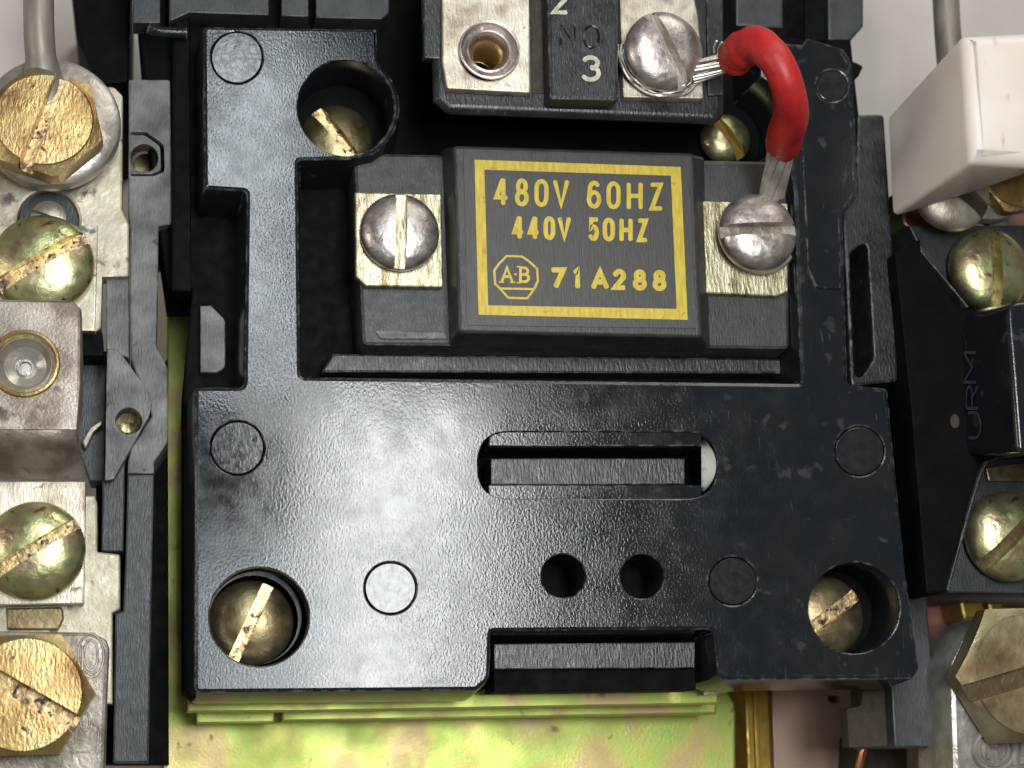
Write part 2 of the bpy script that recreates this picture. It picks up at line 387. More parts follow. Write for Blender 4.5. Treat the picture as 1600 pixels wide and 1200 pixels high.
def catmull(pts, n=10):
    p = [pts[0] * 2 - pts[1]] + list(pts) + [pts[-1] * 2 - pts[-2]]
    out = []
    for i in range(1, len(p) - 2):
        for k in range(n):
            t = k / n
            out.append(0.5 * ((2 * p[i]) + (-p[i - 1] + p[i + 1]) * t + (2 * p[i - 1] - 5 * p[i] + 4 * p[i + 1] - p[i + 2]) * t * t + (-p[i - 1] + 3 * p[i] - 3 * p[i + 1] + p[i + 2]) * t ** 3))
    out.append(p[-2]); return out
def tube_bm(path, rad, seg=16, bm=None, caps=True):
    bm = bm or bmesh.new(); n = len(path)
    rf = rad if callable(rad) else (lambda t: rad)
    t0 = (path[1] - path[0]).normalized()
    u = t0.cross(Vector((0, 0, 1)));  u = u.normalized() if u.length > 1e-3 else Vector((1, 0, 0))
    rings = []
    for i, p in enumerate(path):
        t = (path[min(i + 1, n - 1)] - path[max(i - 1, 0)]).normalized()
        u = (u - t * u.dot(t)).normalized(); w = t.cross(u)
        r = rf(i / (n - 1))
        rings.append([bm.verts.new(p + (u * math.cos(2 * PI * k / seg) + w * math.sin(2 * PI * k / seg)) * r) for k in range(seg)])
    for a, b in zip(rings[:-1], rings[1:]):
        for k in range(seg):
            k2 = (k + 1) % seg; bm.faces.new((a[k], a[k2], b[k2], b[k]))
    if caps: bm.faces.new(rings[0]); bm.faces.new(rings[-1][::-1])
    return bm
def tube(name, pts3, rad, m, parent, label=None, seg=16, smooth_n=10):
    path = catmull([P(x, y, z) for x, y, z in pts3], smooth_n)
    return link(name, tube_bm(path, rad, seg), m, parent, label, angle=60)
# stroke lettering: glyphs on a 0..1 box, y down; each stroke a polyline, 'closed' if it ends where it starts
def el(cx, cy, rx, ry, a0, a1, n=16):
    return [(cx + rx * math.cos(math.radians(a0 + (a1 - a0) * k / n)), cy - ry * math.sin(math.radians(a0 + (a1 - a0) * k / n))) for k in range(n + 1)]
G = {
 '4': [[(0.62, 0), (0.0, 0.74), (1.0, 0.74)], [(0.70, 0), (0.70, 1)]],
 '8': [el(.5, .25, .40, .25, 0, 360), el(.5, .73, .5, .27, 0, 360)],
 '0': [[*el(.5, .32, .5, .32, 0, 180), *el(.5, .68, .5, .32, 180, 360), (1, .32)]],
 'O': [el(.5, .5, .5, .5, 0, 360, 24)],
 'V': [[(0, 0), (.5, 1), (1, 0)]],
 '6': [[*el(.52, .3, .44, .3, 40, 180), (0.02, .68)], el(.5, .70, .5, .30, 0, 360)],
 'H': [[(0, 0), (0, 1)], [(1, 0), (1, 1)], [(0, .5), (1, .5)]],
 'Z': [[(0, 0), (1, 0), (0, 1), (1, 1)]],
 '5': [[(.92, 0), (.12, 0), (.05, .45), *el(.45, .68, .5, .32, 115, -150)]],
 '7': [[(0, 0), (1, 0), (.3, 1)]],
 '1': [[(0.1, .12), (.7, 0), (.7, 1)]],
 'A': [[(0, 1), (.5, 0), (1, 1)], [(.2, .68), (.8, .68)]],
 '2': [[*el(.5, .28, .46, .28, 165, -30), (0, 1), (1, 1)]],
 '3': [[*el(.45, .25, .45, .25, 150, -80)], [*el(.45, .72, .52, .28, 85, -150)]],
 'B': [[(0.1, 0), (0.1, 1)], [(.1, 1), *el(.5, .74, .45, .26, -90, 90), (.1, .48)], [(.1, 0), *el(.48, .25, .36, .25, 90, -90)]],
 'N': [[(0, 1), (0, 0), (1, 1), (1, 0)]],
 'U': [[(0, 0), (0, .6), *el(.5, .62, .5, .38, 180, 360), (1, 0)]],
 'P': [[(0, 1), (0, 0), (.5, 0), *el(.55, .27, .45, .27, 90, -90), (0, .54)]],
 'R': [[(0, 1), (0, 0), (.5, 0), *el(.55, .25, .45, .25, 90, -90), (0, .5)], [(.5, .5), (1, 1)]],
 'M': [[(0, 1), (0, 0), (.5, .7), (1, 0), (1, 1)]],
 'C': [el(.5, .5, .5, .5, 45, 315, 20)],
}
def ribbon(bm, pts, w, z, thick=0.006):
    """one flat stroke of width w (world), pts world xy"""
    closed = (Vector(pts[0]) - Vector(pts[-1])).length < 1e-4
    p = clean(pts) if closed else [pts[0]] + [q for a, q in zip(pts[:-1], pts[1:]) if (Vector(a) - Vector(q)).length > 1e-4]
    n = len(p)
    L, R = [], []
    for i in range(n):
        b = Vector(p[i])
        a = Vector(p[i - 1]) if (closed or i > 0) else None
        c = Vector(p[(i + 1) % n]) if (closed or i < n - 1) else None
        e1 = (b - a).normalized() if a is not None else (c - b).normalized()
        e2 = (c - b).normalized() if c is not None else e1
        n1, n2 = Vector((-e1.y, e1.x)), Vector((-e2.y, e2.x)); m = n1 + n2
        m = n1 if m.length < 1e-3 else m.normalized()
        k = max(0.5, m.dot(n1))
        L.append(bm.verts.new((*(b + m * w / 2 / k), z))); R.append(bm.verts.new((*(b - m * w / 2 / k), z)))
    for i in range(n if closed else n - 1):
        j = (i + 1) % n; bm.faces.new((L[i], R[i], R[j], L[j]))
    if not closed:
        for e, o, s in ((0, 1, -1), (n - 1, n - 2, 1)):
            b = Vector(p[e]); d = (b - Vector(p[o])).normalized(); q = Vector((-d.y, d.x))
            arc = [bm.verts.new((*(b + d * (w / 2 * math.sin(t) * .7) + q * (w / 2 * math.cos(t))), z)) for t in (PI / 4, PI / 2, 3 * PI / 4)]
            f = [L[e]] + arc + [R[e]] if s == 1 else [R[e]] + arc + [L[e]]
            try: bm.faces.new(f)
            except ValueError: pass
def glyphs(name, chars, z, wpx, m, parent, label=None, mapf=None, zoom=1.0, ox=0, oy=0):
    """chars: (char, x0, x1, y0, y1) boxes of the ink in photo pixels (after zoom and offset)"""
    bm = bmesh.new(); n = 0
    for ch, x0, x1, y0, y1 in chars:
        x0, x1, y0, y1 = x0 / zoom + ox, x1 / zoom + ox, y0 / zoom + oy, y1 / zoom + oy
        h = wpx / 2
        for st in G[ch]:
            q = []
            for u, v in st:
                x, y = x0 + h + (x1 - x0 - 2 * h) * u, y0 + h + (y1 - y0 - 2 * h) * v
                if mapf: x, y = mapf(x, y)
                q.append(tuple(P(x, y, z).xy))
            n += 1
            ribbon(bm, q, wpx * scale_at(z), z + 0.0009 * (n % 4))
    return link(name, bm, m, parent, label, smooth=False)

# ================================================================== setting
def table():
    bm = bmesh.new()
    v = [bm.verts.new((x, y, -7.0)) for x, y in ((-80, -80), (80, -80), (80, 80), (-80, 80))]
    bm.faces.new(v)
    o = link("table_top", bm, 'table', None, smooth=False); o['kind'] = 'structure'
    return o
table()

# ================================================================== mounting plates
t = thing("mounting_plate", "wide zinc plated steel plate with green and gold sheen under the black cover", "plate", P(700, 1150, -4.3))
slab("plate_sheet", [(262, 300), (1060, 300), (1085, 1000), (1150, 1100, 20), (1150, 1400), (250, 1400)], -4.0, -4.25, 'plate', t, bevel=0.05, draft=0.02)
slab("upper_flange", [(292, 1040), (1122, 1040), (1122, 1100), (470, 1112), (292, 1113)], -2.0, -2.35, 'plate', t, bevel=0.03)
slab("lower_flange", [(440, 1050), (1122, 1050), (1120, 1116), (440, 1128)], -2.9, -3.3, 'plate', t, bevel=0.04)
slab("flange_tab", [(300, 1060), (430, 1060), (430, 1130), (306, 1132)], -2.95, -3.3, 'plate', t, bevel=0.04)
t = thing("thin_rim_plate", "thin pale metal rim showing below the right half of the cover", "plate", P(1280, 1070, -1.9))
slab("rim_sheet", [(1100, 1020), (1395, 1020), (1395, 1071), (1180, 1076), (1100, 1086)], -1.6, -1.68, 'silverplate', t, bevel=0.01)
t = thing("ochre_strip", "narrow ochre plated strip standing beside the green plate at bottom", "strip", P(1185, 1150, -5))
slab("strip_body", [(1163, 1050), (1200, 1050), (1212, 1300), (1172, 1300)], -4.6, -6.9, 'ochre', t, bevel=0.04)
slab("strip_rib", [(1176, 1050), (1184, 1050), (1194, 1300), (1186, 1300)], -4.5, -4.59, 'ochre', t, bevel=0.02)
t = thing("tan_sheet", "dull pinkish tan sheet with one small hole below the cover's right corner", "sheet", P(1300, 1130, -6))
link("sheet_body", slab_bm([(1205, 1030), (1510, 1030), (1530, 1400), (1215, 1400)], -4.7, -4.9, holes=[rounded([(1293, 1086, 3), (1312, 1087, 3), (1310, 1097, 3), (1302, 1100, 3), (1295, 1095, 3)])], bevel=0.03), 'tan', t)
slab('hole_shade', circ(1302, 1092, 16, 16), -4.95, -5.1, 'brown', t, bevel=0.0)  # dark disc added under the hole, standing in for the shade inside
t = thing("side_plate", "pink and green iridescent plate showing between cover and relay", "plate", P(1480, 960, -3.2))
slab("plate_sheet", [(1395, 330), (1620, 330), (1640, 1000), (1490, 1010, 10), (1470, 1075, 10), (1440, 1075)], -3.0, -3.2, 'pinkplate', t, bevel=0.05)
slab("screw_shank", rounded([(1498, 935, 6), (1535, 935, 6), (1543, 965, 6), (1506, 970, 6)]), -2.2, -3.0, 'ochre', t, bevel=0.06)
slab("screw_shank", rounded([(1540, 930, 4), (1568, 930, 4), (1570, 962, 4), (1548, 965, 4)]), -2.3, -3.0, 'ochre', t, bevel=0.06)

# ================================================================== dark base moulding beneath the cover
t = thing("contactor", "dark moulded contactor body underneath the glossy black cover", "contactor", P(800, 500, -2.6))
slab("base_body", [(205, -120), (1150, -120), (1150, 60), (1330, 60), (1388, 600), (1412, 1045), (1135, 1052), (1120, 1040), (768, 1050), (760, 1078), (302, 1082), (286, 1080), (286, 598), (300, 452), (262, 452), (240, 300)],
     -1.15, -2.9, 'deep', t, bevel=0.04)
slab("left_wall", [(270, 20), (297, 20), (299, 455), (268, 455)], -0.75, -1.16, 'deep', t, bevel=0.05)
slab("window_pad", rounded([(313, 478), (330, 477), (352, 500, 14), (352, 575, 14), (338, 582, 8), (313, 582)]), -1.0, -1.16, 'worn', t, bevel=0.02, label="worn grey pad seen in the notch of the cover")
slab("spacer_leg", [(1405, 930), (1448, 930), (1458, 1060), (1466, 1168, 4), (1398, 1168, 4), (1392, 1060), (1405, 1050)], -1.2, -3.0, 'slate', t, bevel=0.03, label="slate grey leg of the base at lower right")
slab("fibre_board", [(1350, 1060), (1398, 1060), (1403, 1166), (1327, 1168), (1323, 1108), (1346, 1102, 6)], -1.5, -1.8, 'brown', t, bevel=0.01, label="brown fibre board insert with a step in its edge")
slab("side_rail", rounded([(1340, 178, 8), (1382, 178, 8), (1390, 300), (1396, 420), (1404, 596, 8), (1330, 604, 8), (1317, 330), (1338, 300)]), -0.35, -1.14, 'black2', t, bevel=0.05,
     holes=[rounded([(1328, 395, 10), (1355, 375, 12), (1366, 560, 16), (1345, 592, 10), (1331, 580, 6)])], label="black side rail with a long narrow slot")

# ================================================================== the cover
def make_cover():
    t = thing("contact_cover", "glossy black moulded cover with round corner holes and long finger slot", "cover", P(850, 800, -1))
    hc = (1152, 188)
    outer = [(316, 40, 8), (590, 44, 4), (592, 92)]
    arc = circ(540, 168, 86, 12, a0=math.radians(50), a1=math.radians(-60))
    outer += [(x, y) for x, y in arc] 
    outer += [(549, 250), (467, 252, 3), (471, 588, 5), (1250, 598, 5), (1240, 300), (1232, 250)]
    arc2 = circ(hc[0], hc[1], 78, 10, a0=math.radians(-30), a1=math.radians(62))
    outer += arc2
    outer += [(1186, 62, 6), (1318, 74, 14), (1332, 96, 12), (1345, 300, 8), (1318, 335, 4), (1326, 600, 6), (1388, 606, 8), (1397, 700), (1417, 900), (1438, 1045, 10), (1426, 1062, 8), (1122, 1064, 16),
              (1113, 985, 5), (768, 988, 5), (766, 1062, 24), (745, 1080, 14), (302, 1084, 12), (303, 850), (303, 604, 8), (380, 604, 8), (384, 300, 5), (318, 296, 4)]
    outer = rounded(outer)
    holes = [circ(540, 165, 75.5, 40)]
    holes = []                                         # the upper left hole breaks out through the edge; see below
    holes += [circ(405, 964, 78, 56, ry=77, jitter=.006), circ(1335, 950, 71, 56, jitter=.006), circ(880, 900, 34, 32, jitter=.02), circ(1003, 901, 34, 32, jitter=.02)]
    marks = [(370, 90, 41, -0.012), (371, 700, 42.5, -0.01), (610, 919, 41, -0.035), (1343, 705, 39, -0.012), (1145, 908, 38, -0.03)]
    for x, y, r, d in marks: holes.append(circ(x, y, r, 40))
    holes.append(rounded([(747, 675, 50), (1120, 675, 50), (1120, 779, 50), (747, 779, 50)], seg=12))
    # the hole at the upper left opens through the face: a separate notch loop kept inside the outline
    holes.append(circ(540, 168, 75, 48))
    bm = slab_bm(outer, 0.0, -1.16, holes=holes, bevel=0.07, draft=0.10, hole_bevel=0.022)
    link("cover_shell", bm, 'black', t)
    for x, y, r, d in marks:
        bm = slab_bm(circ(x, y, r - 1.6, 40), d, -0.4, bevel=0.012)
        o = link("pin_mark", bm, 'mark', t)
    # finger slot: two inner ledges, a bar and the end walls of the recess
    slab("slot_ledge", [(764, 665), (1096, 665), (1096, 697), (764, 697)], -0.035, -0.9, 'black', t, bevel=0.015)
    slab("slot_ledge", [(764, 758), (1096, 758), (1096, 790), (764, 790)], -0.035, -0.9, 'black', t, bevel=0.015)
    slab("slot_bar", [(767, 716), (1070, 716), (1070, 757), (767, 757)], -0.38, -1.1, 'black2', t, bevel=0.02, label="grey bar lying inside the finger slot")
    bm = bmesh.new(); oa = [(1068 + 51 * math.cos(a), 727 - 51 * math.sin(a)) for a in [math.radians(d) for d in range(-52, 53, 8)]]
    hi = [bm.verts.new(P(x, y, -0.03)) for x, y in oa]; md = [bm.verts.new(P((x + 1097) / 2 + 1, y, -0.13)) for x, y in oa]
    lo = [bm.verts.new(P(1096, y, -0.24)) for x, y in oa]; bt = [bm.verts.new(P(1096, y, -0.8)) for x, y in oa]
    for A, B in ((hi, md), (md, lo), (lo, bt)):
        for k in range(len(oa) - 1): bm.faces.new((A[k], A[k + 1], B[k + 1], B[k]))
    link("slot_end_face", bm, 'scuffed_glint', t, label="worn crescent with a painted pale glint at the right end of the finger slot")
    # raised inset panel on the right cheek
    slab("cheek_panel", rounded([(1246, 78), (1262, 60, 4), (1310, 74), (1326, 100), (1336, 300), (1312, 338), (1314, 452), (1276, 450, 16), (1262, 420, 6)]), 0.035, -0.02, 'black', t, bevel=0.018, holes=[circ(1300, 134, 25, 32)], hole_bevel=0.02)
    slab('pin_mark', circ(1300, 134, 23.5, 32), 0.012, -0.05, 'mark', t, bevel=0.012)
    # barred recess at the bottom edge
    slab("latch_bar", [(772, 1006), (1086, 1003), (1086, 1044), (772, 1046)], -0.5, -1.1, 'black2', t, bevel=0.02, label="grey latch bar in the notch of the bottom edge")
    slab("latch_sill", [(772, 1046), (1086, 1044), (1088, 1078), (772, 1082)], -0.62, -1.4, 'deep', t, bevel=0.02)
    # hold-down screws deep in the four holes
    screw("hold_down_screw", t, 527, 214, 56, -1.05, 0.32, -53, 'olive', 'slotgold', slot_w=0.17, label="hold-down screw in the upper left hole, slot leaning left")
    screw("hold_down_screw", t, 392, 973, 68, -0.62, 0.34, 65, 'olive', 'slotgold', slot_w=0.14, label="large hold-down screw in the lower left hole")
    screw("hold_down_screw", t, 1293, 962, 60, -0.95, 0.32, 33, 'olive', 'slotgold', slot_w=0.16, label="hold-down screw half hidden in the lower right hole")
    screw("hold_down_screw", t, 1136, 214, 39, -1.05, 0.3, -55, 'iris', 'ochre', slot_w=0.2, label="small screw peeping out beside the coil's upper right corner")
    # spring washer rim round the lower left screw
    bm = slab_bm(circ(398, 965, 74, 40), -0.5, -0.6, holes=[circ(396, 969, 69.5, 40)], bevel=0.01)
    link("washer", bm, 'slate', t)
    return t
make_cover()

# ================================================================== coil with its printed label
def make_coil():
    t = thing("contactor_coil", "grey moulded coil with yellow bordered voltage label and two terminal screws", "coil", P(890, 390, -1))
    slab("coil_body", rounded([(552, 238, 6), (1232, 252, 8), (1234, 546, 10), (566, 540, 10)]), -0.30, -1.14, 'coil', t, bevel=0.06, draft=0.05)
    slab("lower_ledge", rounded([(520, 552), (1238, 560), (1244, 584, 5), (500, 582, 5)]), -0.75, -1.14, 'black2', t, bevel=0.04)
    loft("label_block", rounded([(708, 226, 8), (1086, 238, 8), (1098, 528, 8), (716, 520, 8)]), 0.42, rounded([(690, 232, 8), (1100, 245, 8), (1110, 548, 8), (702, 542, 8)]), -0.32, 'coil', t, bevel=0.07)
    zl = 0.425
    lb = slab_bm([(724, 236), (1076, 247), (1088, 513), (730, 508)], zl + 0.008, zl - 0.02, bevel=0.004)
    lp = link("label_plate", lb, 'label', t)
    z = zl + 0.012
    bm = bmesh.new()
    def zp(x, y): return (x / 4.2105 + 720, y / 4.2105 + 230)
    o = [zp(90, 82), zp(1446, 130), zp(1493, 1136), zp(116, 1102)]; i_ = [zp(155, 148), zp(1382, 187), zp(1420, 1064), zp(180, 1040)]
    vo = [bm.verts.new(P(x, y, z)) for x, y in o]; vi = [bm.verts.new(P(x, y, z)) for x, y in i_]
    for k in range(4): bm.faces.new((vo[k], vo[(k + 1) % 4], vi[(k + 1) % 4], vi[k]))
    link("label_border", bm, 'yellow', lp, smooth=False)
    def row(seq, yl, yr, h, w, nm):
        ch = []
        for c, x0, x1 in seq:
            s = (x0 - 220) / 1100
            y0 = yl + (yr - yl) * s
            ch.append((c, x0, x1, y0, y0 + h))
        glyphs(nm, ch, z, w / 4.21, 'yellow', lp, zoom=4.2105, ox=720, oy=230)
    row([('4', 218, 314), ('8', 355, 448), ('0', 483, 578), ('V', 606, 714)], 200, 235, 186, 30, "voltage_text")
    row([('6', 828, 925), ('0', 957, 1052), ('H', 1090, 1198), ('Z', 1241, 1330)], 200, 235, 186, 30, "frequency_text")
    row([('4', 338, 416), ('4', 440, 518), ('0', 543, 622), ('V', 636, 726)], 446, 472, 158, 31, "voltage_text")
    row([('5', 838, 912), ('0', 932, 1015), ('H', 1042, 1132), ('Z', 1158, 1232)], 446, 472, 158, 31, "frequency_text")
    row([('7', 588, 692), ('1', 735, 792), ('A', 855, 976), ('2', 995, 1090), ('8', 1130, 1225), ('8', 1260, 1355)], 780, 808, 142, 36, "part_number_text")
    # emblem
    bm = bmesh.new()
    w = 15 / 4.21 * scale_at(z)
    oc = [zp(*q) for q in ((302, 716), (402, 719), (448, 750), (502, 798), (508, 878), (482, 934), (438, 994), (312, 991), (262, 934), (226, 900), (220, 812), (250, 768), (302, 716))]
    ribbon(bm, [tuple(P(x, y, z).xy) for x, y in oc], w, z)
    ribbon(bm, [tuple(P(*zp(x, y), z).xy) for x, y in ((262, 930), (482, 934))], w, z + 0.003)
    ribbon(bm, [tuple(P(*zp(x, y), z).xy) for x, y in ((356, 836), (364, 837))], w, z + 0.001)
    link("emblem", bm, 'yellow', lp, smooth=False)
    def zz(x0, x1, y0, y1): return x0, x1, y0, y1
    glyphs("emblem_text", [('A', 262, 346, 782, 890), ('B', 376, 460, 784, 894)], z, 19 / 4.21, 'yellow', lp, zoom=4.2105, ox=720, oy=230)
    for a, b in (((252, 888), (282, 889)), ((325, 890), (356, 890)), ((370, 786), (392, 786)), ((370, 892), (392, 892))):
        bm = bmesh.new()
        ribbon(bm, [tuple(P(*zp(*a), z).xy), tuple(P(*zp(*b), z).xy)], 9 / 4.21 * scale_at(z), z + 0.0045)
        link("emblem_serif", bm, 'yellow', lp, smooth=False)
    # left terminal
    tp = slab("terminal_plate", rounded([(554, 300, 2), (690, 302, 2), (693, 449, 4), (572, 447, 5), (556, 432, 5)]), -0.14, -0.29, 'brassplate', t, bevel=0.025)
    c = P(622, 375, -0.1)
    screw("terminal_screw", tp, 626, 360, 62, -0.10, 0.30, 88, 'nickel', 'brassplate', slot_w=0.14, depth=0.62, label="dull nickel screw with an upright slot, left of the label", flat=3.0)
    slab("lower_lip", rounded([(585, 516, 3), (696, 518, 3), (700, 530, 3), (594, 530, 6)]), -0.27, -0.36, 'worn', t, bevel=0.02)
    # right terminal
    tp = slab("terminal_plate", rounded([(1098, 314, 2), (1232, 318, 2), (1232, 455, 4), (1215, 463, 4), (1100, 458, 2)]), -0.16, -0.29, 'brassplate', t, bevel=0.025, label="scratched brass plate under the wire end, right of the label")
    bm = bmesh.new(); cw = P(1187, 366, -0.02)
    pth = []
    for k in range(26):
        a = math.radians(75 + 250 * k / 25); r = 0.60 - 0.02 * k / 25
        pth.append(Vector((cw.x + r * math.cos(a), cw.y + r * math.sin(a), -0.06)))
    link("wire_eye", tube_bm(pth, 0.09, 10), 'tin', tp)
    screw("terminal_screw", tp, 1187, 360, 60, 0.0, 0.34, 3, 'nickel', 'lug', slot_w=0.15, depth=0.7, label="shiny nickel screw with a level slot holding the red wire", flat=3.0)
    return t
make_coil()

# ================================================================== auxiliary contact at the top
def make_aux():
    t = thing("auxiliary_contact", "black auxiliary contact block with numbered centre rib and two terminal plates", "contact block", P(900, 80, -1))
    loft("block_body", rounded([(672, -90), (1132, -90), (1134, 178, 16), (1118, 190, 10), (700, 174, 16), (678, 155, 10)]), 1.05,
         rounded([(668, -90), (1120, -90), (1124, 186, 16), (1110, 196, 10), (706, 182, 16), (676, 162, 10)]), -1.1, 'black2', t, bevel=0.12, hole=circ(764, 80, 40, 32))
    slab("left_fence", rounded([(660, -90), (690, -90), (690, 92, 3), (662, 90, 3)]), 1.08, 0.9, 'black2', t, bevel=0.03)
    slab("right_fence", rounded([(1102, -90), (1128, -90), (1130, 148, 3), (1106, 150, 3)]), 1.10, 0.9, 'black2', t, bevel=0.03)
    cr = slab("centre_rib", rounded([(852, -90), (966, -90), (968, 158, 10), (858, 156, 10)]), 1.42, 1.0, 'black2', t, bevel=0.07, label="black rib between the plates with cream and embossed characters")
    slab("dark_gap", rounded([(829, -90), (850, -90), (852, 146), (831, 146)]), 1.065, 1.0, 'brown', t, bevel=0.005)
    z = 1.425
    glyphs("number_text", [('2', 861, 888, -18, 23)], z, 7.5, 'cream', cr)
    glyphs("number_text", [('3', 908, 940, 86, 128)], z, 7.5, 'cream', cr)
    for ch, x0, x1, y0, y1 in (('N', 876, 898, 38, 70), ('O', 912, 936, 40, 74)):
        bm = bmesh.new()
        for st in G[ch]:
            pp = [P(x0 + (x1 - x0) * u, y0 + (y1 - y0) * v, z) for u, v in st]
            tube_bm(pp, 0.022, 8, bm)
        link("embossed_letter", bm, 'black', cr)
    # left plate with its empty threaded hole
    pr = rounded([(690, -90), (826, -90), (829, 145, 4), (698, 138, 6), (691, 100)])
    bm = slab_bm(pr, 1.22, 1.06, holes=[circ(764, 80, 45, 40)], bevel=0.025, hole_bevel=0.04)
    tp = link("terminal_plate", bm, 'silverplate', t, label="silvered plate with an empty threaded hole")
    c = P(764, 80, 1.2); s = scale_at(1.2)
    prof = [(49 * s, 1.225), (48 * s, 1.255), (46 * s, 1.26), (44 * s, 1.23), (42 * s, 1.16), (40 * s, 1.13), (38 * s, 1.16), (36 * s, 1.20), (33 * s, 1.21), (30 * s, 1.17), (28 * s, 1.10), (26 * s, 1.02)]
    link("bush_collar", lathe_bm(c.x, c.y, prof, 48), 'nickel', tp)
    zc = 1.03; prof = [(26.5 * s, zc)]
    for k in range(8):
        prof += [(22 * s, zc - 0.04), (26 * s, zc - 0.09)]; zc -= 0.1
    prof += [(22 * s, zc)]
    link("hole_thread", lathe_bm(c.x, c.y, prof, 48), 'gold', tp)
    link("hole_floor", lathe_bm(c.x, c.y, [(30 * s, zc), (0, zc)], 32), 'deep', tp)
    # right plate and its screw
    tp = slab("terminal_plate", rounded([(968, -8), (1085, -4, 6), (1092, 30), (1100, 154, 3), (974, 152, 3)]), 1.22, 1.06, 'silverplate', t, bevel=0.025, label="pale silvered plate under the tilted screw")
    screw("terminal_screw", tp, 1040, 76, 62, 1.34, 0.32, -64, 'nickel', 'lug', slot_w=0.14, depth=0.75, label="dull nickel screw with a slanted slot clamping wire strands", tilt=(5, 6), flat=3.0)
    bm = bmesh.new(); cw = P(1035, 84, 1.3)
    for j in range(3):
        pth = []
        for k in range(30):
            a = math.radians(170 + 165 * k / 29); r = 0.61 + 0.05 * j + 0.01 * math.sin(k * .8 + j)
            pth.append(Vector((cw.x + r * math.cos(a), cw.y + r * math.sin(a), 1.29 + 0.03 * math.sin(k * .6 + 2 * j))))
        tube_bm(pth, 0.035, 8, bm)
    link("wire_wrap", bm, 'nickel', tp)
    return t
make_aux()

# ================================================================== red jumper wire
def make_wire():
    t = thing("jumper_wire", "short red insulated jumper wire arching from the upper screw to the coil screw", "wire", P(1215, 200, 1))
    pts = [(1146, 98, 1.55), (1157, 80, 1.85), (1184, 70, 2.2), (1213, 96, 2.45), (1231, 138, 2.35), (1236, 178, 1.9), (1228, 208, 1.4), (1223, 230, 0.95)]
    def rad(u): return 0.275 + 0.02 * math.sin(u * 9) + ((0.012 * math.sin(u * 83) + 0.014 * math.sin(u * 47 + 1)) * max(0, 1 - u / 0.45)) - (0.03 if u < 0.04 else 0) - (0.012 if u > 0.96 else 0)
    path = catmull([P(*p) for p in pts], 10)
    link("insulation", tube_bm(path, rad, 24), 'red', t, angle=70)
    # stripped strands at both ends
    def strands(nm, a, b, n, spread, r, twist=1.2, flare=0.0):
        bm = bmesh.new(); d = (b - a); u = d.cross(Vector((0, 0, 1))).normalized(); w = d.normalized().cross(u)
        for j in range(n):
            ph = 2 * PI * j / n; rr = spread * (0.35 if j % 3 == 0 else 1)
            pth = []
            for k in range(9):
                s = k / 8; an = ph + twist * s; q = rr * (1 + flare * s)
                pth.append(a + d * s + u * q * math.cos(an) + w * q * math.sin(an) * 0.7)
            tube_bm(pth, r, 6, bm)
        return link(nm, bm, 'tin', t)
    strands("bare_strands", P(1152, 92, 1.6), P(1080, 114, 1.34), 20, 0.13, 0.024, 0.6, 0.3)
    strands("bare_strands", P(1224, 222, 1.15), P(1206, 304, 0.12), 26, 0.2, 0.042, 0.7, -0.05)
    for a in ((1116, 82, 1.5, 1120, 64, 1.75), (1122, 84, 1.5, 1128, 66, 1.8)):
        link("stray_strand", tube_bm(catmull([P(a[0], a[1], a[2]), P((a[0] + a[3]) / 2 - 2, (a[1] + a[4]) / 2, 1.6), P(a[3], a[4], a[5])], 4), 0.018, 6), 'tin', t)
make_wire()

# ================================================================== arc chutes behind the cover, at the top edge
t = thing("arc_chute", "dark grey ribbed arc chute cut off by the top edge, left of centre", "arc chute", P(400, 0, -1))
slab("chute_wall", [(264, -120), (420, -120), (420, 24), (296, 20, 6), (264, 34, 4)], -0.6, -1.14, 'slate', t, bevel=0.03)
slab("chute_wall", [(440, -120), (482, -120), (482, 26), (440, 25)], -0.6, -1.14, 'slate', t, bevel=0.02)
slab("chute_wall", [(494, -120), (608, -120), (608, 20), (596, 30, 4), (494, 28)], -0.6, -1.14, 'slate', t, bevel=0.02)
slab("chute_wall", [(206, -120), (250, -120), (250, 36), (208, 36)], -0.7, -1.14, 'slate', t, bevel=0.02)
tube("glossy_rib", [(232, 44, -0.6), (250, 50, -0.6), (292, 52, -0.6)], 0.09, 'black', t)
slab("corner_post", rounded([(100, -120), (205, -120), (200, 128), (152, 134), (120, 60)]), -1.9, -6.9, 'deep', t, bevel=0.06)
t = thing("right_arc_chute", "grey chamfered end of an arc chute above the cover's right corner", "arc chute", P(1300, 20, -1.5))
slab("chute_end", [(1292, -120), (1350, -120), (1350, 40), (1326, 68), (1294, 64)], -1.2, -2.6, 'slate', t, bevel=0.05)
slab("chute_side", [(1256, -120), (1291, -120), (1292, 64), (1258, 64)], -1.1, -2.6, 'deep', t, bevel=0.04)
slab("chute_side", [(1150, -120), (1222, -120), (1224, 44), (1150, 40)], -0.8, -1.14, 'slate', t, bevel=0.04)
slab("latch_tip", [(1325, 92), (1342, 98, 3), (1350, 103, 3), (1343, 118, 3), (1325, 122)], -1.3, -1.8, 'deep', t, bevel=0.05)

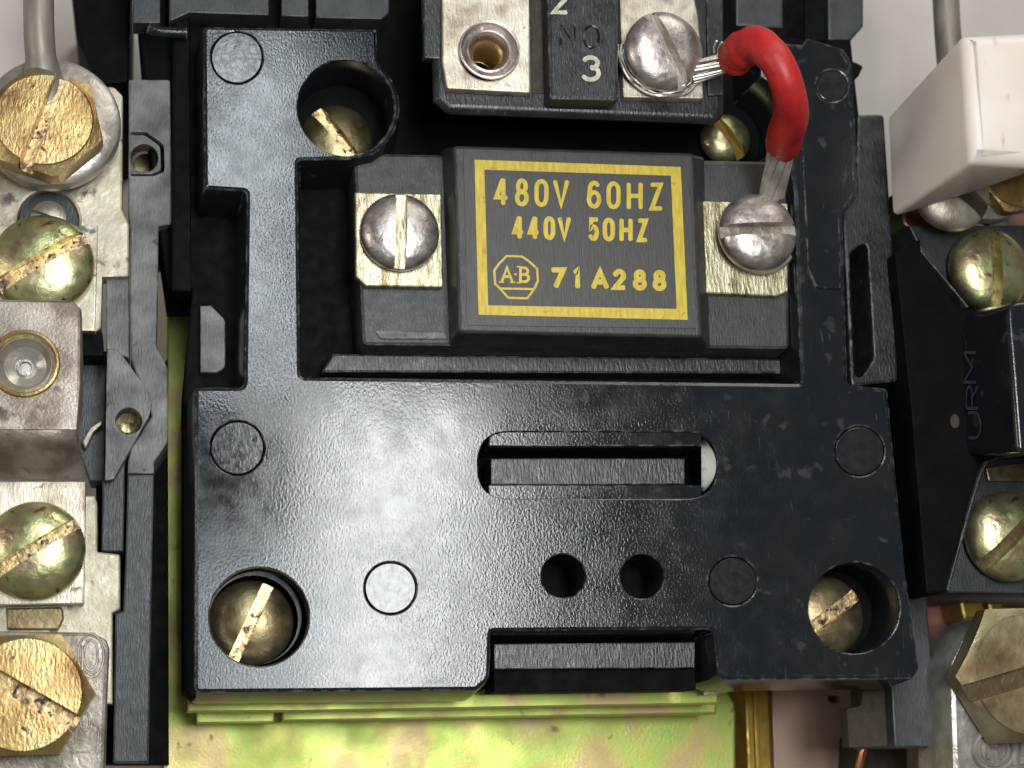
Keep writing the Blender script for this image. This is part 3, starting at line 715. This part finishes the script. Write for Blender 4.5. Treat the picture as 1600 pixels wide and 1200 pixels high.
# ================================================================== left insulating barrier
def make_barrier():
    t = thing("insulating_barrier", "worn grey insulating strip with small holes running down the left side", "barrier", P(222, 650, -2))
    main = rounded([(201, 124, 3), (266, 124, 5), (270, 350, 4), (248, 354, 3), (247, 440), (244, 540), (262, 575, 10), (263, 690, 10), (241, 722, 10), (241, 740), (199, 740), (200, 720), (205, 700), (237, 650, 6), (204, 560), (203, 440), (203, 352), (200, 330)])
    bm = slab_bm(main, -0.95, -3.6, holes=[rounded([(201.5, 204), (228, 206, 10), (257, 225, 12), (258, 268, 10), (238, 277, 8), (201.5, 276)])][:0] + [rounded([(204, 206, 3), (228, 206, 10), (256, 226, 12), (257, 268, 8), (240, 275, 6), (204, 275, 3)])], bevel=0.03, hole_bevel=0.01, hole_depth=0.4)
    link("barrier_body", bm, 'worn', t)
    slab("lower_rail", rounded([(199, 741), (241, 741), (238, 900), (232, 1192, 3), (176, 1192, 3), (180, 958, 2), (192, 954), (196, 862)]), -0.97, -3.6, 'slate', t, bevel=0.03, label="dark slate lower run of the insulating strip")
    pad = slab_bm(rounded([(202, 210), (226, 211, 8), (250, 228, 10), (252, 266, 8), (236, 272, 6), (202, 272)]), -1.05, -1.4, holes=[circ(225, 247, 22, 28)], bevel=0.01, hole_bevel=0.02)
    hp = link("hole_pad", pad, 'worn', t)
    slab("hole_floor", circ(228, 262, 22, 20), -1.8, -2.0, 'olive', hp, bevel=0.0)
    lug = slab_bm(rounded([(168, 545), (184, 545), (232, 612, 4), (238, 630, 6), (232, 652, 6), (178, 748, 3), (164, 752, 3), (166, 600)]), -0.86, -1.3, holes=[circ(201, 658, 21, 28)], bevel=0.012, hole_bevel=0.01)
    bl = link("barrier_lug", lug, 'worn', t, label="pointed grey lug with one round hole")
    c = P(199, 660, -1.0); s = scale_at(-1.0)
    bm = lathe_bm(c.x, c.y, [(20.5 * s, -0.92), (19 * s, -1.25), (10 * s, -1.3), (9 * s, -1.6), (0, -1.6)], 28)
    link("brass_eyelet", bm, 'brassplate', bl)
    slab("rear_wall", [(150, 700), (262, 560), (264, 1195), (150, 1195)], -2.2, -4.3, 'deep', t, bevel=0.02)
    slab("side_tongue", rounded([(166, 432, 2), (201, 434), (202, 560), (166, 545)]), -1.05, -2.0, 'worn', t, bevel=0.02)
    slab("lower_tongue", rounded([(160, 752), (196, 720), (193, 862, 3), (158, 862, 5)]), -1.1, -2.0, 'slate', t, bevel=0.025)
    slab("inner_wall", rounded([(124, 556), (166, 548), (164, 752), (140, 752), (118, 690)]), -1.7, -2.4, 'slate', t, bevel=0.02)
    slab("clip_fragment", rounded([(128, 690, 3), (140, 668, 3), (160, 655, 2), (160, 664, 2), (146, 676, 2), (134, 702, 2)]), -1.5, -1.7, 'lug', t, bevel=0.02)
make_barrier()

# ================================================================== left power terminals
t = thing("bus_bar", "pale tarnished bus bar with an olive screw along the left edge", "bus bar", P(120, 330, -2))
bm = slab_bm(rounded([(-120, 135), (178, 135, 14), (192, 150, 10), (191, 328, 3), (202, 352, 4), (201, 432, 3), (160, 433), (158, 512, 6), (148, 520, 3), (-120, 520)]), -0.9, -1.3, holes=[circ(75, 345, 48, 32)], bevel=0.03, hole_bevel=0.05)
link("bar_body", bm, 'bus', t)
slab("buried_screw_floor", circ(76, 345, 46, 32), -1.0, -1.2, 'slate', t, bevel=0)
screw("small_screw", t, 76, 340, 38, -1.15, 0.2, -20, 'silverplate', 'deep', slot_w=0.06, label="dull silver screw mostly hidden under the round washer")
cp = slab("clamp_plate", [(-120, 352), (153, 352), (148, 517), (-120, 512)], -0.72, -0.9, 'bus', t, bevel=0.02)
screw("terminal_screw", cp, 66, 408, 82, -0.68, 0.40, 33, 'iris', 'slotgold', flat=2.5, slot_w=0.14, depth=0.72, label="olive domed screw with ragged copper coloured slot")
# ring terminal above
t = thing("upper_ring_terminal", "grey ring terminal and rod held by a gold hex bolt at upper left", "ring terminal", P(75, 190, -1))
c = P(80, 195, -0.6); s = scale_at(-0.5)
link("washer", lathe_bm(c.x, c.y, [(0, -0.36), (60 * s, -0.36), (92 * s, -0.40), (100 * s, -0.46), (103 * s, -0.56), (103 * s, -0.66), (98 * s, -0.72), (60 * s, -0.75)], 56), 'cast', t)
c2 = P(92, 196, -0.8)
tube("rod", [(58, -160, -0.2), (60, -40, -0.2), (61, 50, -0.2), (66, 110, -0.3), (72, 160, -0.55)], lambda u: 0.235 + (0.18 * (u - .66) / .34 if u > .66 else 0), 'grey_rod', t, seg=24)
screw("hex_bolt", t, 70, 193, 97, -0.38, 0.5, 71, 'gold', 'slotgold', kind='hex', hexrot=-17, slot_w=0.115, depth=0.6, label="large gold slotted hex bolt at upper left", inner=0.80)
# box lug with its empty hole
t = thing("box_clamp", "stained copper clamp block with empty gold rimmed hole at left edge", "clamp", P(60, 580, -1))
bm = slab_bm(rounded([(-120, 466), (112, 468, 10), (127, 482, 8), (126, 600), (120, 672), (-120, 672)]), -0.2, -1.2, holes=[circ(38, 568, 45, 40)], bevel=0.05, hole_bevel=0.02)
cf = link("clamp_face", bm, 'pinkcopper', t)
c = P(38, 568, -0.2); s = scale_at(-0.2)
link("gold_rim", lathe_bm(c.x, c.y, [(51 * s, -0.2), (49 * s, -0.16), (46 * s, -0.15), (43 * s, -0.19), (41 * s, -0.26), (41 * s, -0.4)], 48), 'gold', cf)
link("hole_cup", lathe_bm(c.x, c.y, [(41.5 * s, -0.24), (38 * s, -0.22), (36 * s, -0.3), (30 * s, -0.42), (14 * s, -0.5), (12 * s, -0.46), (9 * s, -0.46), (8 * s, -0.52), (0, -0.52)], 40), 'cast', cf)
bm = bmesh.new()                                      # the lip folds over and dips away below the hole
rows = [(672, -0.20, 120), (684, -0.22, 121), (696, -0.30, 124), (708, -0.42, 127), (722, -0.52, 131), (736, -0.60, 134), (748, -0.68, 135)]
prev = None
for y, z, xr in rows:
    v = [bm.verts.new(P(-120, y, z)), bm.verts.new(P(xr * .5, y, z)), bm.verts.new(P(xr - 4, y, z)), bm.verts.new(P(xr, y, z - 0.05)), bm.verts.new(P(xr, y, -1.3))]
    if prev:
        for k in range(4): bm.faces.new((prev[k], prev[k + 1], v[k + 1], v[k]))
    prev = v
link("folded_lip", bm, 'pinkcopper', t, angle=60)
slab("side_flank", rounded([(126, 480), (140, 512), (160, 520), (162, 556), (124, 556)]), -1.0, -1.6, 'deep', t, bevel=0.02)
# lower clamp plate and screw
t = thing("lower_bus_bar", "spotted grey bus bar piece with square clamp plate and iridescent screw", "bus bar", P(100, 860, -2))
slab("bar_body", rounded([(-120, 770), (148, 774, 6), (152, 786, 6), (152, 862, 3), (188, 866, 6), (188, 952, 6), (176, 958), (176, 1100), (-120, 1100)]), -0.95, -1.4, 'bus', t, bevel=0.03)
cp = slab("clamp_plate", rounded([(-120, 752), (134, 752), (131, 944, 3), (-120, 948)]), -0.68, -0.94, 'silverplate', t, bevel=0.025)
screw("terminal_screw", cp, 54, 858, 80, -0.62, 0.42, 33, 'iris', 'slotgold', flat=2.5, slot_w=0.12, depth=0.72, label="gold and olive domed screw on the square clamp plate")
slab("screw_end", rounded([(10, 950), (98, 948, 6), (100, 966, 6), (92, 984, 4), (12, 984, 4)]), -0.85, -0.96, 'olive', t, bevel=0.03)
# bottom left lug
t = thing("lower_left_lug", "dirty aluminium lug with embossed marks and coarse gold hex bolt at lower left", "lug", P(60, 1090, -1))
lg = slab("lug_body", rounded([(-120, 984), (140, 988, 30), (171, 1000, 22), (166, 1110), (160, 1300), (-120, 1300)]), -0.5, -1.3, 'lug', t, bevel=0.06)
bm = bmesh.new()
def ring3(cx, cy, rx, ry, z, r, bm, a0=0, a1=2 * PI, n=24): tube_bm([P(cx + rx * math.cos(a0 + (a1 - a0) * k / n), cy - ry * math.sin(a0 + (a1 - a0) * k / n), z) for k in range(n + 1)], r, 6, bm, caps=False)
ring3(142, 1024, 20, 34, -0.5, 0.02, bm); ring3(142, 1024, 11, 24, -0.5, 0.018, bm)
link("embossed_mark", bm, 'lug', lg); bm = bmesh.new()
tube_bm([P(129, 1008, -0.5), P(129, 1048, -0.5)], 0.02, 6, bm)
link("embossed_mark", bm, 'lug', lg); bm = bmesh.new()
tube_bm([P(114, 1140, -0.5), P(114, 1175, -0.5), P(152, 1175, -0.5), P(154, 1145, -0.5)], 0.02, 6, bm)
ring3(133, 1128, 7, 14, -0.5, 0.02, bm)
link("embossed_mark", bm, 'lug', lg)
screw("hex_bolt", t, 40, 1086, 110, -0.46, 0.5, -31, 'gold', 'slotgold', kind='hex', hexrot=0, slot_w=0.13, depth=0.5, label="pitted gold hex bolt with a wide slot", inner=0.83)

# ================================================================== right side
t = thing("nylon_block", "milky white nylon block standing at upper right over the relay", "block", P(1450, 200, 0))
loft("block_body", rounded([(1506, 52, 10), (1600, 47), (1760, 47), (1770, 262), (1600, 257), (1519, 252, 10)], seg=5), 2.6,
     rounded([(1389, 179, 10), (1480, 176), (1610, 176), (1660, 250), (1530, 296), (1396, 338, 10)], seg=5), 0.0, 'nylon', t, bevel=0.2)
t = thing("upper_right_rod", "grey tinned rod rising to the top edge behind the white block", "rod", P(1480, 60, -1))
tube("rod", [(1473, -160, -0.8), (1478, 0, -0.8), (1484, 90, -0.8), (1496, 210, -0.8)], 0.235, 'grey_rod', t, seg=24)
slab("ring_end", circ(1520, 260, 100, 40), -1.0, -1.2, 'bus', t, bevel=0.05)
t = thing("lower_ring_terminal", "silver washer and gold bolt half hidden under the white block", "ring terminal", P(1520, 310, -1))
c = P(1532, 268, -0.9); s = scale_at(-0.9)
link("washer", lathe_bm(c.x, c.y, [(0, -0.65), (70 * s, -0.65), (88 * s, -0.72), (92 * s, -0.84), (90 * s, -0.95)], 48), 'cast', t)
screw("hex_bolt", t, 1590, 262, 74, -0.62, 0.3, -30, 'gold', 'brown', kind='hex', hexrot=10, slot_w=0.13, depth=0.5)
screw("slotted_screw", t, 1490, 296, 60, -0.45, 0.32, -34, 'silverplate', 'brown', flat=2.6, slot_w=0.2, depth=0.7, label="silver screw with a brown slot peeping out under the white block")
slab("bar_body", rounded([(1400, 300), (1570, 300), (1575, 365), (1440, 372, 10), (1412, 350, 10)]), -1.3, -2.0, 'pinkplate', t, bevel=0.04)
slab("copper_strip", rounded([(1535, 335), (1578, 330), (1578, 372), (1535, 372)]), -1.0, -1.2, 'pinkcopper', t, bevel=0.03)

def make_relay():
    t = thing("overload_relay", "black overload relay housing with purple stamped letters at right edge", "relay", P(1520, 650, -1))
    slab("relay_body", rounded([(1398, 396), (1412, 388, 3), (1438, 372, 3), (1440, 396), (1500, 482), (1700, 482), (1700, 700), (1542, 712, 10), (1530, 734, 6), (1505, 820), (1482, 924, 4), (1448, 928, 6), (1424, 640)]), 0.0, -2.8, 'deep', t, bevel=0.03)
    slab("upper_bay", rounded([(1420, 352), (1720, 352), (1720, 480), (1508, 480), (1442, 396)]), -0.9, -2.6, 'slate', t, bevel=0.02)
    slab("lower_bay", rounded([(1470, 700), (1720, 700), (1720, 930, 3), (1478, 926, 6)]), -0.6, -2.6, 'slate', t, bevel=0.03)
    tube("bay_edge", [(1438, 392, 0.0), (1474, 434, 0.0), (1512, 480, 0.0)], 0.02, 'black2', t)
    tube("bay_edge", [(1700, 706, 0.0), (1580, 712, 0.0), (1548, 719, 0.0), (1534, 735, 0.0), (1510, 812, 0.0), (1480, 922, 0.0)], 0.03, 'black2', t)
    rh = loft("reset_housing", rounded([(1572, 468, 26), (1800, 470), (1820, 712), (1590, 706, 10)], seg=4), 1.7,
         rounded([(1502, 484, 40), (1700, 470), (1720, 716), (1512, 712, 16)], seg=4), 0.0, 'black', t, bevel=0.08)
    slab("bay_clip", rounded([(1540, 730, 3), (1600, 722), (1700, 722), (1700, 752), (1545, 752, 3)]), -0.5, -0.6, 'olive', t, bevel=0.02)
    # stamped letters on the flank of the reset housing, read from bottom to top
    a, b, b2 = P(1590, 704, 1.7), P(1512, 708, 0.0), P(1503, 492, 0.0)
    nrm = (b2 - a).cross(b - a).normalized()
    if nrm.dot(CAM - a) < 0: nrm = -nrm
    def fl(x, y):
        d = P(x, y, 0) - CAM
        return CAM + d * ((a + nrm * 0.03 - CAM).dot(nrm) / d.dot(nrm))
    for ch, yb, yt, x0, x1 in (('U', 684, 645, 1513, 1532), ('R', 638, 604, 1510, 1528), ('M', 597, 551, 1506, 1525)):
        bm = bmesh.new()
        for st in G[ch]:
            pp = [fl(x0 + (x1 - x0) * y, yb - (yb - yt) * x) for x, y in st]
            for p, q in zip(pp[:-1], pp[1:]):
                d = (q - p)
                if d.length < 1e-4: continue
                sd = d.cross(nrm).normalized() * 0.025
                f = [bm.verts.new(v + nrm * (0.0006 * (len(bm.faces) % 7))) for v in (p - sd, q - sd, q + sd, p + sd)]
                bm.faces.new(f)
        link("stamped_letter", bm, 'purple', rh, smooth=False)
    slab("red_dot", circ(1492, 658, 7, 16, ry=11), 0.005, -0.01, 'brown', t, bevel=0.002)
    screw("terminal_screw", t, 1552, 418, 62, -0.80, 0.40, 88, 'iris', 'olive', flat=2.5, slot_w=0.13, depth=0.75, label="domed yellow zinc screw with an upright slot above the housing")
    screw("terminal_screw", t, 1582, 836, 66, -0.5, 0.42, 42, 'iris', 'olive', flat=2.5, slot_w=0.14, depth=0.75, label="domed yellow zinc screw below the housing")
make_relay()
t = thing("lower_right_lug", "shiny cast lug with embossed emblem and flat gold hex bolt at lower right", "lug", P(1560, 1090, -1))
lg = slab("lug_body", rounded([(1484, 1040, 40), (1510, 985, 30), (1545, 962, 25), (1600, 956, 10), (1760, 956), (1780, 1320), (1492, 1320), (1486, 1120)]), -0.3, -1.6, 'cast', t, bevel=0.09)
bm = bmesh.new()
ring3(1553, 1171, 31, 31, -0.28, 0.05, bm)
for x in (1544, 1563): tube_bm([P(x, 1156, -0.3), P(x, 1186, -0.28)], 0.045, 6, bm)
tube_bm([P(1544, 1170, -0.3), P(1563, 1170, -0.3)], 0.025, 6, bm)
ring3(1553, 1171, 20, 22, -0.3, 0.02, bm)
for x, y0, y1 in ((1584, 1152, 1196), (1596, 1150, 1194), (1606, 1168, 1194)): tube_bm([P(x, y0, -0.3), P(x, y1, -0.28)], 0.045, 6, bm)
link("embossed_emblem", bm, 'cast', lg)
screw("hex_bolt", t, 1602, 1055, 110, -0.22, 0.5, 14, 'dullgold', 'olive', kind='hex', hexrot=0, slot_w=0.12, depth=0.35, label="flat topped gold hex bolt with greenish slot", inner=0.80)
t = thing("copper_lead", "bare copper wire leaving below the brown fibre board", "wire", P(1345, 1185, -3))
tube("copper_strand", [(1356, 1140, -3.0), (1346, 1180, -3.0), (1332, 1250, -3.2)], 0.07, 'copper', t)
slab("lead_bundle", [(1358, 1150), (1420, 1150), (1422, 1300), (1352, 1300)], -3.3, -6.9, 'brown', t, bevel=0.1)
